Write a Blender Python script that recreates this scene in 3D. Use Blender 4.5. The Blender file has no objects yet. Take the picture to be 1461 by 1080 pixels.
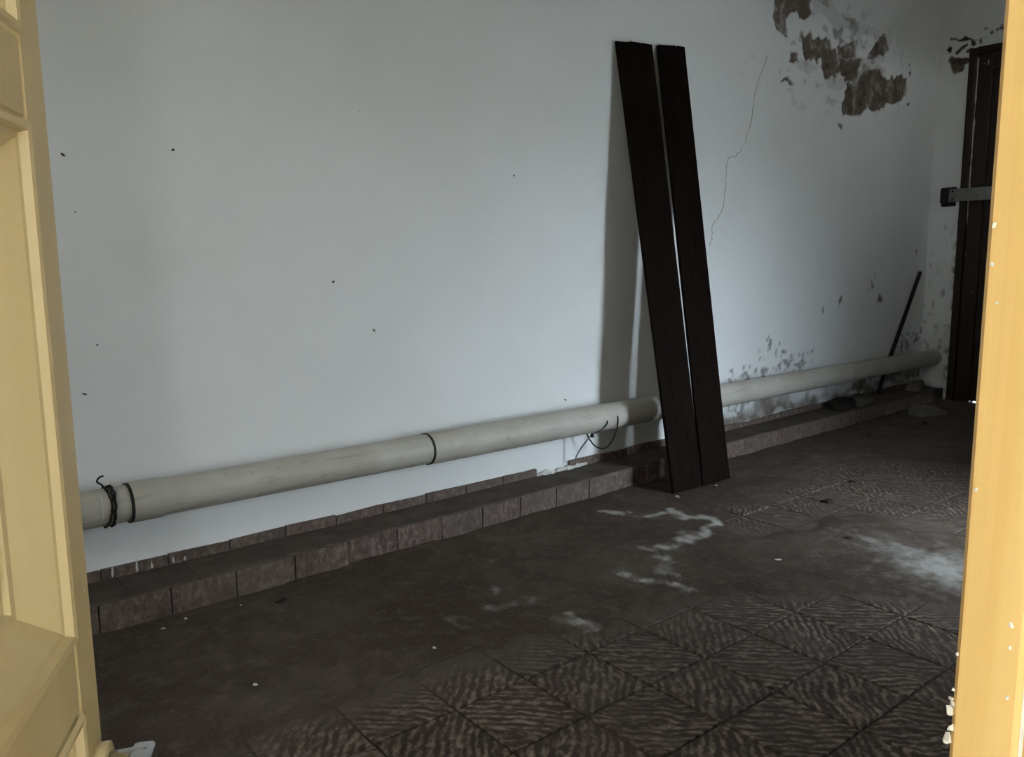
import bpy, bmesh, math, random
import numpy as np
from mathutils import Vector, Matrix

# ------------------------------------------------------------------ camera, sky, exposure
scene = bpy.context.scene
col = scene.collection
H = 1.05                                    # eye height above the room floor
F_PX, PITCH, ROLL, YAW = 1147.27, 0.1443, -0.0093, 0.7037
cam = bpy.data.cameras.new('camera')
cam.sensor_fit = 'HORIZONTAL'; cam.sensor_width = 36.0
cam.lens = F_PX * 36.0 / 1461.0
cam.clip_start = 0.02
cam_o = bpy.data.objects.new('camera', cam); col.objects.link(cam_o)
fw = Vector((math.sin(YAW) * math.cos(PITCH), math.cos(YAW) * math.cos(PITCH), -math.sin(PITCH)))
rt = Vector((math.cos(YAW), -math.sin(YAW), 0)); up = rt.cross(fw)
rt2 = rt * math.cos(ROLL) + up * math.sin(ROLL); up2 = up * math.cos(ROLL) - rt * math.sin(ROLL)
cam_o.matrix_world = Matrix(((rt2.x, up2.x, -fw.x, 0), (rt2.y, up2.y, -fw.y, 0), (rt2.z, up2.z, -fw.z, H), (0, 0, 0, 1)))
scene.camera = cam_o

SKY = 1.0
world = bpy.data.worlds.new('sky'); scene.world = world; world.use_nodes = True
bg = world.node_tree.nodes['Background']
bg.inputs['Color'].default_value = (0.74, 0.88, 1.0, 1)          # overcast daylight
bg.inputs['Strength'].default_value = SKY
vs = scene.view_settings
vs.view_transform = 'Standard'; vs.look = 'None'; vs.gamma = 1.0; vs.use_curve_mapping = False
vs.exposure = 5.3

# openings of the building (world metres). X runs along the long wall, Y towards it, Z up
DW = 2.60            # long wall
XE = 6.25            # end wall
YF, YO = 0.20, -0.10 # inner and outer face of the front wall
DX0, DX1 = -0.30, 0.575          # doorway we look through
WX0, WX1, WZ0, WZ1 = 3.18, 3.50, 0.10, 1.50   # narrow window further along the front wall
PX0, PY0 = -1.75, -1.25            # added unseen porch, keeps open sky off the doorway
PWY0, PWY1, PWZ0, PWZ1 = -0.84, -0.12, 0.10, 2.50   # added porch side opening that lights the yellow frame
LWY0, LWY1, LWZ0, LWZ1 = 0.95, 1.44, 1.30, 1.92       # added unseen window in the near end wall, for fill light
BX0, BX1, BZ0, BZ1 = -0.70, -0.50, 0.80, 2.00        # added porch back window, lights the left wall and cream leaf
VX0, VX1, VZ0, VZ1 = 5.30, 5.62, 2.12, 2.38          # added unseen vent opening, brightens the dark right end
WXO, WXL = WX1 + 0.45, WX0 - 0.12   # outer edges of the splayed window reveals

def portal(name, loc, rot, sx, sy):          # tells the renderer where daylight enters; gives off nothing itself
    l = bpy.data.lights.new(name, 'AREA'); l.shape = 'RECTANGLE'; l.size = sx; l.size_y = sy
    l.cycles.is_portal = True
    o = bpy.data.objects.new(name, l); o.location = loc; o.rotation_euler = rot; col.objects.link(o)
portal('window_portal', ((WXL + WXO) / 2, YO - 0.01, (WZ0 + WZ1) / 2), (math.radians(90), 0, 0), WXO - WXL, WZ1 - WZ0)
portal('fill_portal_side', (PX0 - 0.21, (PWY0 + PWY1) / 2, (PWZ0 + PWZ1) / 2), (math.radians(90), 0, math.radians(-90)), PWY1 - PWY0, PWZ1 - PWZ0)
portal('fill_portal_right', ((VX0 + VX1) / 2, YO - 0.01, (VZ0 + VZ1) / 2), (math.radians(90), 0, 0), VX1 - VX0, VZ1 - VZ0)
portal('fill_portal_left', (-1.71, (LWY0 + LWY1) / 2, (LWZ0 + LWZ1) / 2), (math.radians(90), 0, math.radians(-90)), LWY1 - LWY0, LWZ1 - LWZ0)
portal('fill_portal_back', ((BX0 + BX1) / 2, PY0 - 0.21, (BZ0 + BZ1) / 2), (math.radians(90), 0, 0), BX1 - BX0, BZ1 - BZ0)

# ------------------------------------------------------------------ numeric helpers
rng = random.Random(7)
def hash2(ix, iy, seed):
    h = (ix.astype(np.int64) * 374761393 + iy.astype(np.int64) * 668265263 + seed * 1442695041) & 0x7fffffff
    h = ((h ^ (h >> 13)) * 1274126177) & 0x7fffffff
    return ((h ^ (h >> 16)) & 0xffff) / 65535.0
def vnoise(x, y, seed=0):
    ix, iy = np.floor(x), np.floor(y); fx, fy = x - ix, y - iy
    fx = fx * fx * (3 - 2 * fx); fy = fy * fy * (3 - 2 * fy)
    a, b = hash2(ix, iy, seed), hash2(ix + 1, iy, seed); c, d = hash2(ix, iy + 1, seed), hash2(ix + 1, iy + 1, seed)
    return (a * (1 - fx) + b * fx) * (1 - fy) + (c * (1 - fx) + d * fx) * fy
def fbm(x, y, seed=0, octs=4):
    s, a, t = 0, 1.0, 0
    for k in range(octs):
        s = s + a * vnoise(x * 2 ** k, y * 2 ** k, seed + k * 17); t += a; a *= 0.5
    return s / t                                           # 0..1
def smooth(e0, e1, x):
    t = np.clip((x - e0) / (e1 - e0), 0, 1); return t * t * (3 - 2 * t)
def seg_dist(px, py, a, b):
    dx, dy = b[0] - a[0], b[1] - a[1]
    t = np.clip(((px - a[0]) * dx + (py - a[1]) * dy) / (dx * dx + dy * dy + 1e-12), 0, 1)
    return np.hypot(px - a[0] - t * dx, py - a[1] - t * dy)
def poly_sdf(px, py, poly):                                # negative inside
    d = np.full(px.shape, 1e9); ins = np.zeros(px.shape, bool)
    for i in range(len(poly)):
        a, b = poly[i], poly[(i + 1) % len(poly)]
        d = np.minimum(d, seg_dist(px, py, a, b))
        c = ((a[1] > py) != (b[1] > py)) & (px < (b[0] - a[0]) * (py - a[1]) / (b[1] - a[1] + 1e-12) + a[0])
        ins ^= c
    return np.where(ins, -d, d)
def line_dist(px, py, pts):
    d = np.full(px.shape, 1e9)
    for a, b in zip(pts[:-1], pts[1:]): d = np.minimum(d, seg_dist(px, py, a, b))
    return d

# ------------------------------------------------------------------ object helpers
def tag(o, label=None, cat=None, group=None, kind=None):
    if label: o['label'] = label
    if cat: o['category'] = cat
    if group: o['group'] = group
    if kind: o['kind'] = kind
    return o
def link(name, me, mat=None, parent=None):
    if mat is not None and not me.materials: me.materials.append(mat)
    o = bpy.data.objects.new(name, me); col.objects.link(o)
    if parent: o.parent = parent
    return o
def empty(name, loc=(0, 0, 0), rz=0.0):
    o = bpy.data.objects.new(name, None); o.location = loc; o.rotation_euler = (0, 0, rz); o.empty_display_size = 0.05
    col.objects.link(o); return o
def mesh(name, verts, faces, smooth_shade=False):
    me = bpy.data.meshes.new(name); me.from_pydata([tuple(map(float, v)) for v in verts], [], faces); me.update()
    if smooth_shade: me.polygons.foreach_set('use_smooth', [True] * len(me.polygons))
    return me
def bm_mesh(name, bm, smooth_shade=False):
    bmesh.ops.recalc_face_normals(bm, faces=bm.faces[:])
    me = bpy.data.meshes.new(name); bm.to_mesh(me); bm.free()
    if smooth_shade: me.polygons.foreach_set('use_smooth', [True] * len(me.polygons))
    return me
def box_bm(bm, x0, x1, y0, y1, z0, z1, bev=0.0, seg=1):
    r = bmesh.ops.create_cube(bm, size=1.0)
    for v in r['verts']:
        v.co = Vector((x0 + (v.co.x + .5) * (x1 - x0), y0 + (v.co.y + .5) * (y1 - y0), z0 + (v.co.z + .5) * (z1 - z0)))
    if bev:
        es = list({e for v in r['verts'] for e in v.link_edges})
        bmesh.ops.bevel(bm, geom=es, offset=bev, segments=seg, affect='EDGES', profile=0.6)
def box(name, x0, x1, y0, y1, z0, z1, mat, parent=None, bev=0.0, seg=1):
    bm = bmesh.new(); box_bm(bm, x0, x1, y0, y1, z0, z1, bev, seg)
    return link(name, bm_mesh(name, bm), mat, parent)
def boxes(name, lst, mat, parent=None):
    bm = bmesh.new()
    for b in lst: box_bm(bm, *b)
    return link(name, bm_mesh(name, bm), mat, parent)
def tube_mesh(name, pts, rad, n=10, caps=True):
    pts = [Vector(p) for p in pts]; rad = rad if isinstance(rad, (list, tuple)) else [rad] * len(pts)
    V, Fc = [], []
    ref = None
    for i, p in enumerate(pts):
        t = (pts[min(i + 1, len(pts) - 1)] - pts[max(i - 1, 0)]).normalized()
        if ref is None:
            ref = Vector((0, 0, 1)) if abs(t.z) < .9 else Vector((1, 0, 0))
        u = t.cross(ref).normalized(); w = u.cross(t).normalized(); ref = w
        for k in range(n):
            a = 2 * math.pi * k / n; V.append(p + (u * math.cos(a) + w * math.sin(a)) * rad[i])
    for i in range(len(pts) - 1):
        for k in range(n):
            Fc.append((i * n + k, i * n + (k + 1) % n, (i + 1) * n + (k + 1) % n, (i + 1) * n + k))
    if caps:
        Fc.append(tuple(range(n))[::-1]); Fc.append(tuple((len(pts) - 1) * n + k for k in range(n)))
    return mesh(name, V, Fc, True)
def spline(pts, n=6):                                       # Catmull-Rom through points
    P = [Vector(p) for p in pts]; P = [P[0] * 2 - P[1]] + P + [P[-1] * 2 - P[-2]]; out = []
    for i in range(1, len(P) - 2):
        for k in range(n):
            t = k / n
            out.append(.5 * ((2 * P[i]) + (P[i + 1] - P[i - 1]) * t + (2 * P[i - 1] - 5 * P[i] + 4 * P[i + 1] - P[i + 2]) * t * t
                             + (3 * P[i] - P[i - 1] - 3 * P[i + 1] + P[i + 2]) * t ** 3))
    out.append(P[-2]); return out
def lump_mesh(name, sx, sy, sz, seed, n=14, flat=0.0):      # angular broken lump
    r = random.Random(seed); bm = bmesh.new()
    for _ in range(n):
        v = Vector((r.gauss(0, 1), r.gauss(0, 1), r.gauss(0, 1))).normalized()
        bm.verts.new((v.x * sx, v.y * sy, max(v.z, -0.35 + flat) * sz + sz * (0.35 - flat)))
    bmesh.ops.convex_hull(bm, input=bm.verts[:])
    bmesh.ops.delete(bm, geom=[v for v in bm.verts if not v.link_faces], context='VERTS')
    return bm_mesh(name, bm)
def set_attr(me, name, arr):
    a = me.attributes.new(name, 'FLOAT', 'POINT'); a.data.foreach_set('value', np.asarray(arr, np.float32).ravel())

# ------------------------------------------------------------------ materials
class NT:
    def __init__(s, name, rough=0.7, spec=0.3):
        s.m = bpy.data.materials.new(name); s.m.use_nodes = True; s.t = s.m.node_tree; s.b = s.t.nodes['Principled BSDF']
        s.b.inputs['Roughness'].default_value = rough; s.b.inputs['Specular IOR Level'].default_value = spec
    def n(s, typ, **kw):
        nd = s.t.nodes.new(typ)
        for k, v in kw.items():
            if k in nd.inputs.keys(): nd.inputs[k].default_value = v
            else: setattr(nd, k, v)
        return nd
    def l(s, a, b): s.t.links.new(a, b)
    def coords(s, kind='Object', scale=(1, 1, 1), rot=(0, 0, 0)):
        c = s.n('ShaderNodeTexCoord'); m = s.n('ShaderNodeMapping'); m.inputs['Scale'].default_value = scale; m.inputs['Rotation'].default_value = rot
        if kind == 'World':
            g = s.n('ShaderNodeNewGeometry'); s.l(g.outputs['Position'], m.inputs['Vector'])
        else: s.l(c.outputs[kind], m.inputs['Vector'])
        return m.outputs['Vector']
    def noise(s, vec, scale, detail=4, rough=.55, dist=0.0):
        nd = s.n('ShaderNodeTexNoise', Scale=scale, Detail=detail, Roughness=rough, Distortion=dist); s.l(vec, nd.inputs['Vector']); return nd.outputs['Fac']
    def ramp(s, fac, stops):
        r = s.n('ShaderNodeValToRGB'); e = r.color_ramp.elements
        while len(e) < len(stops): e.new(0.5)
        for el, (p, c) in zip(e, stops):
            el.position = p; el.color = (*c, 1) if len(c) == 3 else c
        s.l(fac, r.inputs['Fac']); return r.outputs['Color']
    def mix(s, fac, a, b, mode='MIX'):
        m = s.n('ShaderNodeMix', data_type='RGBA', blend_type=mode)
        for v, i in ((fac, 0), (a, 6), (b, 7)):
            if hasattr(v, 'is_output') or hasattr(v, 'links'): s.l(v, m.inputs[i])
            elif i == 0: m.inputs[0].default_value = v
            else: m.inputs[i].default_value = (*v, 1)
        return m.outputs[2]
    def math(s, op, a, b=0.0, clamp=False):
        m = s.n('ShaderNodeMath', operation=op, use_clamp=clamp)
        for v, i in ((a, 0), (b, 1)):
            if hasattr(v, 'links'): s.l(v, m.inputs[i])
            else: m.inputs[i].default_value = v
        return m.outputs[0]
    def attr(s, name):
        a = s.n('ShaderNodeAttribute', attribute_name=name); return a.outputs['Fac']
    def base(s, c):
        if hasattr(c, 'links'): s.l(c, s.b.inputs['Base Color'])
        else: s.b.inputs['Base Color'].default_value = (*c, 1)
    def bump(s, h, strength=.3, dist=.01):
        b = s.n('ShaderNodeBump', Strength=strength, Distance=dist); s.l(h, b.inputs['Height']); s.l(b.outputs['Normal'], s.b.inputs['Normal'])

def mat_plaster():
    k = NT('white_plaster', .9, .15); v = k.coords('World')
    n1 = k.noise(v, 1.3, 5); n2 = k.noise(v, 14, 6, .6); n3 = k.noise(v, 55, 5, .7)
    white = k.ramp(n1, [(.3, (.74, .74, .73)), (.7, (.80, .805, .81))])
    white = k.mix(k.math('MULTIPLY', n2, .14), white, (.62, .61, .58))
    grey = k.ramp(n2, [(.35, (.30, .295, .28)), (.6, (.46, .455, .44))])
    brown = k.ramp(k.noise(v, 8, 6, .7, .3), [(.36, (.075, .055, .043)), (.46, (.15, .115, .090)), (.54, (.20, .165, .14)), (.62, (.40, .36, .32))])
    brown = k.mix(k.math('MULTIPLY', n3, .35), brown, (.10, .08, .065))
    c = k.mix(k.attr('under'), white, grey)
    c = k.mix(k.attr('peel'), c, brown)
    c = k.mix(k.attr('stain'), c, (.055, .05, .04))
    k.base(c); k.bump(k.math('ADD', n2, k.math('MULTIPLY', n3, .4)), .25, .006); return k.m
def mat_simple(name, a, b, scale=8, rough=.8, bump=.2, spec=.25, kind='World', vscale=(1, 1, 1), metal=0.0, dist=.005):
    k = NT(name, rough, spec); v = k.coords(kind, vscale); n = k.noise(v, scale, 6, .6)
    k.base(k.ramp(n, [(.3, a), (.7, b)])); k.b.inputs['Metallic'].default_value = metal
    if bump: k.bump(k.noise(v, scale * 4, 5, .65), bump, dist)
    return k.m
def dirt_colour(k, v):
    n1 = k.noise(v, 1.8, 6, .6); n2 = k.noise(v, 16, 6, .7); n3 = k.noise(v, 90, 4, .65); n4 = k.noise(v, 6, 6, .65, .6)
    c = k.ramp(n1, [(.3, (.062, .043, .033)), (.55, (.092, .071, .056)), (.75, (.126, .104, .086))])
    c = k.mix(k.ramp(n4, [(.42, (.6,) * 3), (.62, (0,) * 3)]), c, (.058, .041, .031))
    c = k.mix(k.ramp(n2, [(.52, (0,) * 3), (.74, (.55,) * 3)]), c, (.15, .128, .108))
    c = k.mix(k.ramp(n3, [(.58, (0,) * 3), (.74, (.5,) * 3)]), c, (.19, .165, .14))
    return k.mix(k.ramp(n3, [(.28, (.55,) * 3), (.40, (0,) * 3)]), c, (.035, .027, .022))
def mat_rib_tile():                                          # floor tile with a flaky bark-like rib running along its diagonal
    k = NT('ribbed_floor_tile', .75, .25); v = k.coords('Object'); w = k.coords('World')
    oi = k.n('ShaderNodeObjectInfo'); off = k.n('ShaderNodeVectorMath', operation='ADD'); k.l(v, off.inputs[0])
    sc = k.n('ShaderNodeVectorMath', operation='SCALE'); sc.inputs['Scale'].default_value = 37.0
    k.l(oi.outputs['Location'], sc.inputs[0]); k.l(sc.outputs[0], off.inputs[1])
    m = k.n('ShaderNodeMapping'); m.inputs['Rotation'].default_value = (0, 0, math.radians(45)); k.l(off.outputs[0], m.inputs['Vector'])
    # wandering ribs: warp the across-coordinate by noise, then bands
    warp = k.noise(m.outputs['Vector'], 9, 3, .5); sep = k.n('ShaderNodeSeparateXYZ'); k.l(m.outputs['Vector'], sep.inputs[0])
    yy = k.math('ADD', sep.outputs['Y'], k.math('MULTIPLY', warp, .075))
    band = k.math('SINE', k.math('MULTIPLY', yy, 2 * math.pi / .0225))
    ms = k.n('ShaderNodeMapping'); ms.inputs['Scale'].default_value = (14, 36, 9); k.l(m.outputs['Vector'], ms.inputs['Vector'])
    brk = k.noise(ms.outputs['Vector'], 1.6, 5, .65)                          # flakes that break the ribs up
    h = k.math('MULTIPLY', .5, k.math('ADD', k.math('MULTIPLY', band, .22), k.math('MULTIPLY', brk, 2.3)))
    rib = k.ramp(h, [(.50, (0, 0, 0)), (.62, (.5,) * 3), (.78, (1, 1, 1))])
    rib = k.mix(1.0, rib, k.ramp(k.noise(w, 48, 4, .6), [(.36, (.12,) * 3), (.56, (1,) * 3)]), 'MULTIPLY')
    lo = k.ramp(k.noise(w, 3.0, 4), [(.3, (.040, .027, .021)), (.7, (.062, .042, .034))])
    hi = k.ramp(k.noise(w, 5, 5, .6), [(.3, (.17, .127, .096)), (.7, (.33, .262, .205))])
    c = k.mix(rib, lo, hi)
    dust = k.ramp(k.noise(w, 2.6, 6, .6), [(.48, (0, 0, 0)), (.75, (.6,) * 3)])
    c = k.mix(dust, c, (.090, .070, .057))
    n4 = k.noise(w, 6, 6, .65, .6)
    fl = k.math('ADD', k.attr('film'), k.math('MULTIPLY', k.math('SUBTRACT', n4, .5), k.math('MULTIPLY', k.attr('thin'), 1.5)), True)
    c = k.mix(fl, c, dirt_colour(k, w))
    k.base(c); k.bump(k.math('MULTIPLY', rib, k.math('SUBTRACT', 1.0, fl)), .5, .004); return k.m
def mat_cut_tile():                                          # the same tiles cut into strips for the ledge: mottled dusky pink
    k = NT('mottled_pink_tile', .7, .25); v = k.coords('World', (1, 1, .6))
    n = k.noise(v, 60, 6, .72, .25); n2 = k.noise(k.coords('World'), 2.2, 4); n3 = k.noise(k.coords('World'), 9, 5, .6)
    c = k.ramp(n, [(.36, (.060, .036, .031)), (.5, (.125, .083, .072)), (.66, (.25, .195, .165))])
    c = k.mix(k.ramp(n2, [(.35, (0,) * 3), (.65, (.6,) * 3)]), c, (.12, .098, .078))
    c = k.mix(k.ramp(n3, [(.52, (0,) * 3), (.72, (.7,) * 3)]), c, (.060, .046, .037))
    k.base(c); k.bump(n, .4, .003); return k.m
def mat_dirt():
    k = NT('cement_dust', .95, .1); v = k.coords('World')
    n2 = k.noise(v, 16, 6, .7); n3 = k.noise(v, 90, 4, .65)
    c = dirt_colour(k, v)
    pm = k.math('ADD', k.attr('powder'), k.math('MULTIPLY', k.math('SUBTRACT', n2, .5), 1.3))
    pw = k.math('MULTIPLY', k.ramp(pm, [(.10, (0,) * 3), (.55, (1,) * 3)]), k.math('MULTIPLY', k.attr('powder'), 1.5), True)
    c = k.mix(pw, c, (.40, .385, .355))
    k.base(c); k.bump(k.math('ADD', n2, k.math('MULTIPLY', n3, .5)), .5, .006); return k.m
def mat_wood(name, a, b, c3, rough=.55, scale=1.0, spec=.35):
    k = NT(name, rough, spec); v = k.coords('Object', (22 * scale, 22 * scale, 1.2 * scale)); n = k.noise(v, 2.2, 7, .65, .4)
    v2 = k.coords('World'); n2 = k.noise(v2, 7, 5)
    c = k.ramp(n, [(.3, a), (.55, b), (.75, c3)])
    k.base(k.mix(k.math('MULTIPLY', n2, .35), c, a)); k.bump(n, .25, .003); return k.m
def mat_paint(name, a, b, rough=.42, streak=14):
    k = NT(name, rough, .45); v = k.coords('World', (streak, streak, .6)); n = k.noise(v, 1.6, 5, .55, .3); n2 = k.noise(k.coords('World'), 26, 5)
    c = k.ramp(n, [(.3, a), (.7, b)]); k.base(c); k.bump(k.math('ADD', n, k.math('MULTIPLY', n2, .4)), .15, .003); return k.m
def mat_pipe():
    k = NT('aged_pvc', .5, .35); v = k.coords('World', (1, 1, 1)); n = k.noise(v, 6, 6, .65); n2 = k.noise(k.coords('World', (.5, 4, 4)), 9, 6, .7)
    c = k.ramp(n, [(.3, (.40, .37, .31)), (.65, (.50, .475, .42))])
    d = k.math('MAXIMUM', k.ramp(n2, [(.56, (0,) * 3), (.72, (1,) * 3)]), k.ramp(k.noise(v, 22, 5, .6), [(.62, (0,) * 3), (.74, (1,) * 3)]))
    c = k.mix(k.math('MULTIPLY', d, .55), c, (.20, .175, .135)); k.base(c); k.bump(n2, .1, .003); return k.m

M = dict(
    plaster=mat_plaster(), tile=mat_rib_tile(), cut=mat_cut_tile(), dirt=mat_dirt(), pipe=mat_pipe(),
    mortar=mat_simple('dark_mortar', (.035, .028, .023), (.075, .062, .05), 20),
    dustytop=mat_simple('dusty_tile_top', (.062, .047, .037), (.115, .093, .074), 9, .9, .4),
    ceilingw=mat_simple('ceiling_limewash', (.74, .74, .72), (.80, .80, .79), 3, .9, .1),
    added_porchw=mat_simple('added_porch_plaster', (.68, .62, .52), (.75, .69, .59), 3, .9, .1),
    paving=mat_simple('outdoor_paving', (.36, .34, .31), (.45, .43, .39), 4, .9, .2),
    plank=mat_wood('dark_stained_wood', (.004, .0022, .0015), (.008, .0044, .003), (.015, .008, .005), .7, 1.0, .05),
    brown=mat_wood('dark_brown_door_wood', (.014, .006, .0022), (.024, .010, .0035), (.038, .017, .006), .5),
    cream=mat_paint('cream_gloss_paint', (.60, .50, .29), (.67, .57, .355)),
    yellow=mat_paint('yellow_varnish', (.74, .46, .160), (.88, .62, .27), .45, 22),  # grain streaks; extra contrast in the colour stands for uneven light
    steel=mat_simple('dull_steel', (.16, .16, .15), (.26, .26, .25), 12, .5, .1, .4, 'World', (1, 1, 1), .6),
    black=mat_simple('blackened_metal', (.008, .008, .008), (.02, .019, .018), 14, .6, .1),
    chrome=mat_simple('worn_chrome', (.55, .55, .55), (.75, .75, .76), 30, .22, .03, .5, 'World', (1, 1, 1), 1.0),
    rubber=mat_simple('black_rubber', (.012, .012, .011), (.03, .028, .025), 20, .6, 0),
    chip=mat_simple('white_plaster_chip', (.50, .49, .46), (.66, .65, .62), 40, .9, .2),
    stone=mat_simple('grey_brown_rubble', (.10, .088, .075), (.17, .15, .13), 25, .9, .4),
    debris=mat_simple('dark_debris', (.012, .010, .008), (.035, .028, .022), 25, .9, .3),
    crack=mat_simple('crack_grey', (.20, .20, .19), (.32, .315, .3), 25, .95, 0),  # grey colour of the crack line on the wall
    white=mat_simple('white_paint_chip', (.80, .78, .72), (.88, .87, .83), 40, .8, .1),
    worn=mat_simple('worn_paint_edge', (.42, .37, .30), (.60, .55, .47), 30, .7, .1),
)

# ------------------------------------------------------------------ the shell of the room
def grid_mesh(name, us, vs_, fn, keep=None):
    U, V = np.meshgrid(us, vs_)                               # rows = v
    P = fn(U, V); nu, nv = len(us), len(vs_)
    idx = np.arange(nu * nv).reshape(nv, nu)
    q = np.stack([idx[:-1, :-1], idx[:-1, 1:], idx[1:, 1:], idx[1:, :-1]], -1).reshape(-1, 4)
    if keep is not None:
        um = .5 * (U[:-1, :-1] + U[1:, 1:]); vm = .5 * (V[:-1, :-1] + V[1:, 1:]); q = q[keep(um, vm).ravel()]
    me = bpy.data.meshes.new(name)
    me.vertices.add(nu * nv); me.vertices.foreach_set('co', np.asarray(P, np.float32).reshape(-1))
    me.loops.add(len(q) * 4); me.polygons.add(len(q))
    me.loops.foreach_set('vertex_index', q.reshape(-1).astype(np.int32))
    me.polygons.foreach_set('loop_start', (np.arange(len(q)) * 4).astype(np.int32))
    me.polygons.foreach_set('use_smooth', np.ones(len(q), bool))
    me.update(calc_edges=True); me.validate(); return me, U, V

BROWN = [[(4.101, 2.449), (4.122, 2.489), (4.583, 2.58), (4.51, 2.527), (4.502, 2.462), (4.432, 2.392), (4.368, 2.406), (4.353, 2.435), (4.287, 2.42), (4.241, 2.383), (4.258, 2.318), (4.273, 2.277), (4.217, 2.299), (4.146, 2.305), (4.113, 2.361)], [(4.412, 2.319), (4.5, 2.34), (4.554, 2.316), (4.658, 2.346), (4.726, 2.337), (4.746, 2.28), (4.8, 2.295), (4.831, 2.266), (5.003, 2.278), (5.152, 2.293), (5.099, 2.222), (5.06, 2.161), (4.946, 2.118), (4.912, 2.169), (4.772, 2.15), (4.705, 2.127), (4.661, 2.161), (4.642, 2.225), (4.564, 2.2), (4.449, 2.183), (4.442, 2.26)], [(4.961, 2.12), (5.077, 2.149), (5.178, 2.205), (5.236, 2.241), (5.313, 2.259), (5.394, 2.256), (5.48, 2.224), (5.579, 2.244), (5.626, 2.273), (5.716, 2.255), (5.757, 2.276), (5.78, 2.179), (5.734, 2.12), (5.585, 2.065), (5.483, 2.068), (5.375, 2.004), (5.246, 2.012), (5.173, 1.968), (5.099, 1.946), (4.922, 1.927), (4.896, 1.973), (4.925, 2.046)], [(5.399, 2.481), (5.449, 2.475), (5.482, 2.408), (5.398, 2.358), (5.258, 2.316), (5.196, 2.314), (5.28, 2.398)], [(4.309, 2.207), (4.37, 2.216), (4.386, 2.168), (4.3, 2.155)], [(4.207, 2.023), (4.282, 2.07), (4.346, 2.044)], [(4.894, 2.351), (5.022, 2.378), (5.062, 2.287), (4.831, 2.266), (4.827, 2.306)]]
GREY = [[(4.522, 2.529), (4.61, 2.578), (4.744, 2.585), (4.748, 2.546), (4.807, 2.511), (4.921, 2.504), (5.083, 2.505), (5.192, 2.489), (5.316, 2.503), (5.449, 2.475), (5.431, 2.356), (5.313, 2.259), (5.165, 2.175), (5.019, 2.127), (4.926, 2.171), (4.776, 2.258), (4.764, 2.377), (4.746, 2.427), (4.645, 2.481), (4.529, 2.454)], [(4.679, 2.11), (4.927, 2.164), (4.935, 2.089), (4.851, 2.058), (4.71, 2.074)], [(4.297, 2.205), (4.461, 2.185), (4.645, 2.186), (4.466, 2.121), (4.339, 2.142)]]
WHITE = [[(4.767, 2.35), (4.821, 2.366), (4.826, 2.32), (4.776, 2.258), (4.744, 2.293)], [(5.077, 2.421), (5.257, 2.465), (5.311, 2.41), (5.196, 2.314), (5.077, 2.289), (5.056, 2.342)], [(4.87, 2.441), (5.014, 2.452), (5.049, 2.41), (4.964, 2.369), (4.847, 2.39)]]
CEIL = 3.0
# long wall
us = np.concatenate([np.arange(-1.5, 3.4, .07), np.arange(3.4, XE, .0085), [XE]])
vs_ = np.concatenate([np.arange(-.02, .6, .012), np.arange(.6, 1.85, .02), np.arange(1.85, 2.75, .006), [2.85, CEIL]])
U, V = np.meshgrid(us, vs_)
jx = (fbm(U * 22, V * 22, 3, 3) - .5) * .055; jz = (fbm(U * 22, V * 22, 9, 3) - .5) * .055
px, pz = U + jx, V + jz
peel = np.zeros(U.shape); under = np.zeros(U.shape); stain = np.zeros(U.shape)
for p in BROWN: peel = np.maximum(peel, smooth(.006, -.006, poly_sdf(px, pz, p)))
for p in GREY: under = np.maximum(under, smooth(.008, -.008, poly_sdf(px, pz, p)))
for p in WHITE: under = under * smooth(-.006, .006, poly_sdf(px, pz, p))
ragged = smooth(.55, .62, fbm(U * 9, V * 13, 21, 4)); under = under * (.35 + .65 * ragged)
halo = smooth(.22, 0, np.hypot((U - 4.85) / 1.9, (V - 2.25) / .75) * .3) * smooth(.66, .72, fbm(U * 15, V * 15, 31, 4))
under = np.maximum(under, halo * .8 * (V > 1.9))
low = smooth(.30, .12, V + (fbm(U * 7, V * 9, 41, 4) - .5) * .28) * smooth(3.45, 3.75, U)      # damp damage under the pipe
peel = np.maximum(peel, low * smooth(.44, .56, fbm(U * 6, V * 10, 51, 4)) * .9)
under = np.maximum(under, low * .75)
for (cx, cz, r, s) in [(4.206, .54, .09, 0), (4.099, .499, .05, 1), (4.336, .509, .04, 2), (3.984, .395, .10, 3), (4.127, .402, .10, 4), (4.367, .409, .12, 5), (4.427, .437, .10, 6), (4.565, .425, .11, 7), (4.685, .481, .03, 8), (3.828, .371, .08, 9), (5.963, .433, .14, 10), (6.2, .461, .12, 11), (5.357, .19, .10, 12), (5.503, .221, .10, 13), (6.15, .201, .16, 14), (5.9, .22, .15, 15), (3.9, .22, .15, 16)]:
    d = np.hypot(U - cx, (V - cz) * 1.3) / r
    stain = np.maximum(stain, smooth(.52, .66, fbm(U * 30, V * 34, 60 + s, 3) + .10 - .26 * d) * .62)
for (cx, cz, rx, rz, a) in [(5.005, .798, .03, .018, .7), (4.792, .718, .016, .012, -.7), (5.551, .769, .035, .028, .8), (5.426, .878, .012, .03, .3), (5.471, .93, .012, .012, 0), (5.38, .845, .03, .006, .5), (6.065, 1.1, .02, .018, .5), (5.30, .72, .01, .012, 0), (4.90, 1.87, .02, .014, 0), (5.80, 2.30, .012, .012, 0), (5.78, 2.36, .012, .014, 0), (5.80, 2.09, .02, .012, -.6)]:
    dx, dz = px - cx, pz - cz; ca, sa = math.cos(a), math.sin(a)
    stain = np.maximum(stain, smooth(1.2, .8, np.hypot((dx * ca + dz * sa) / rx, (-dx * sa + dz * ca) / rz)) * .8)
dep = .010 * peel + .004 * under + .004 * stain + (fbm(U * 2.5, V * 2.5, 77, 3) - .5) * .010 - .004 * peel * fbm(U * 30, V * 30, 5, 3)
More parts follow.
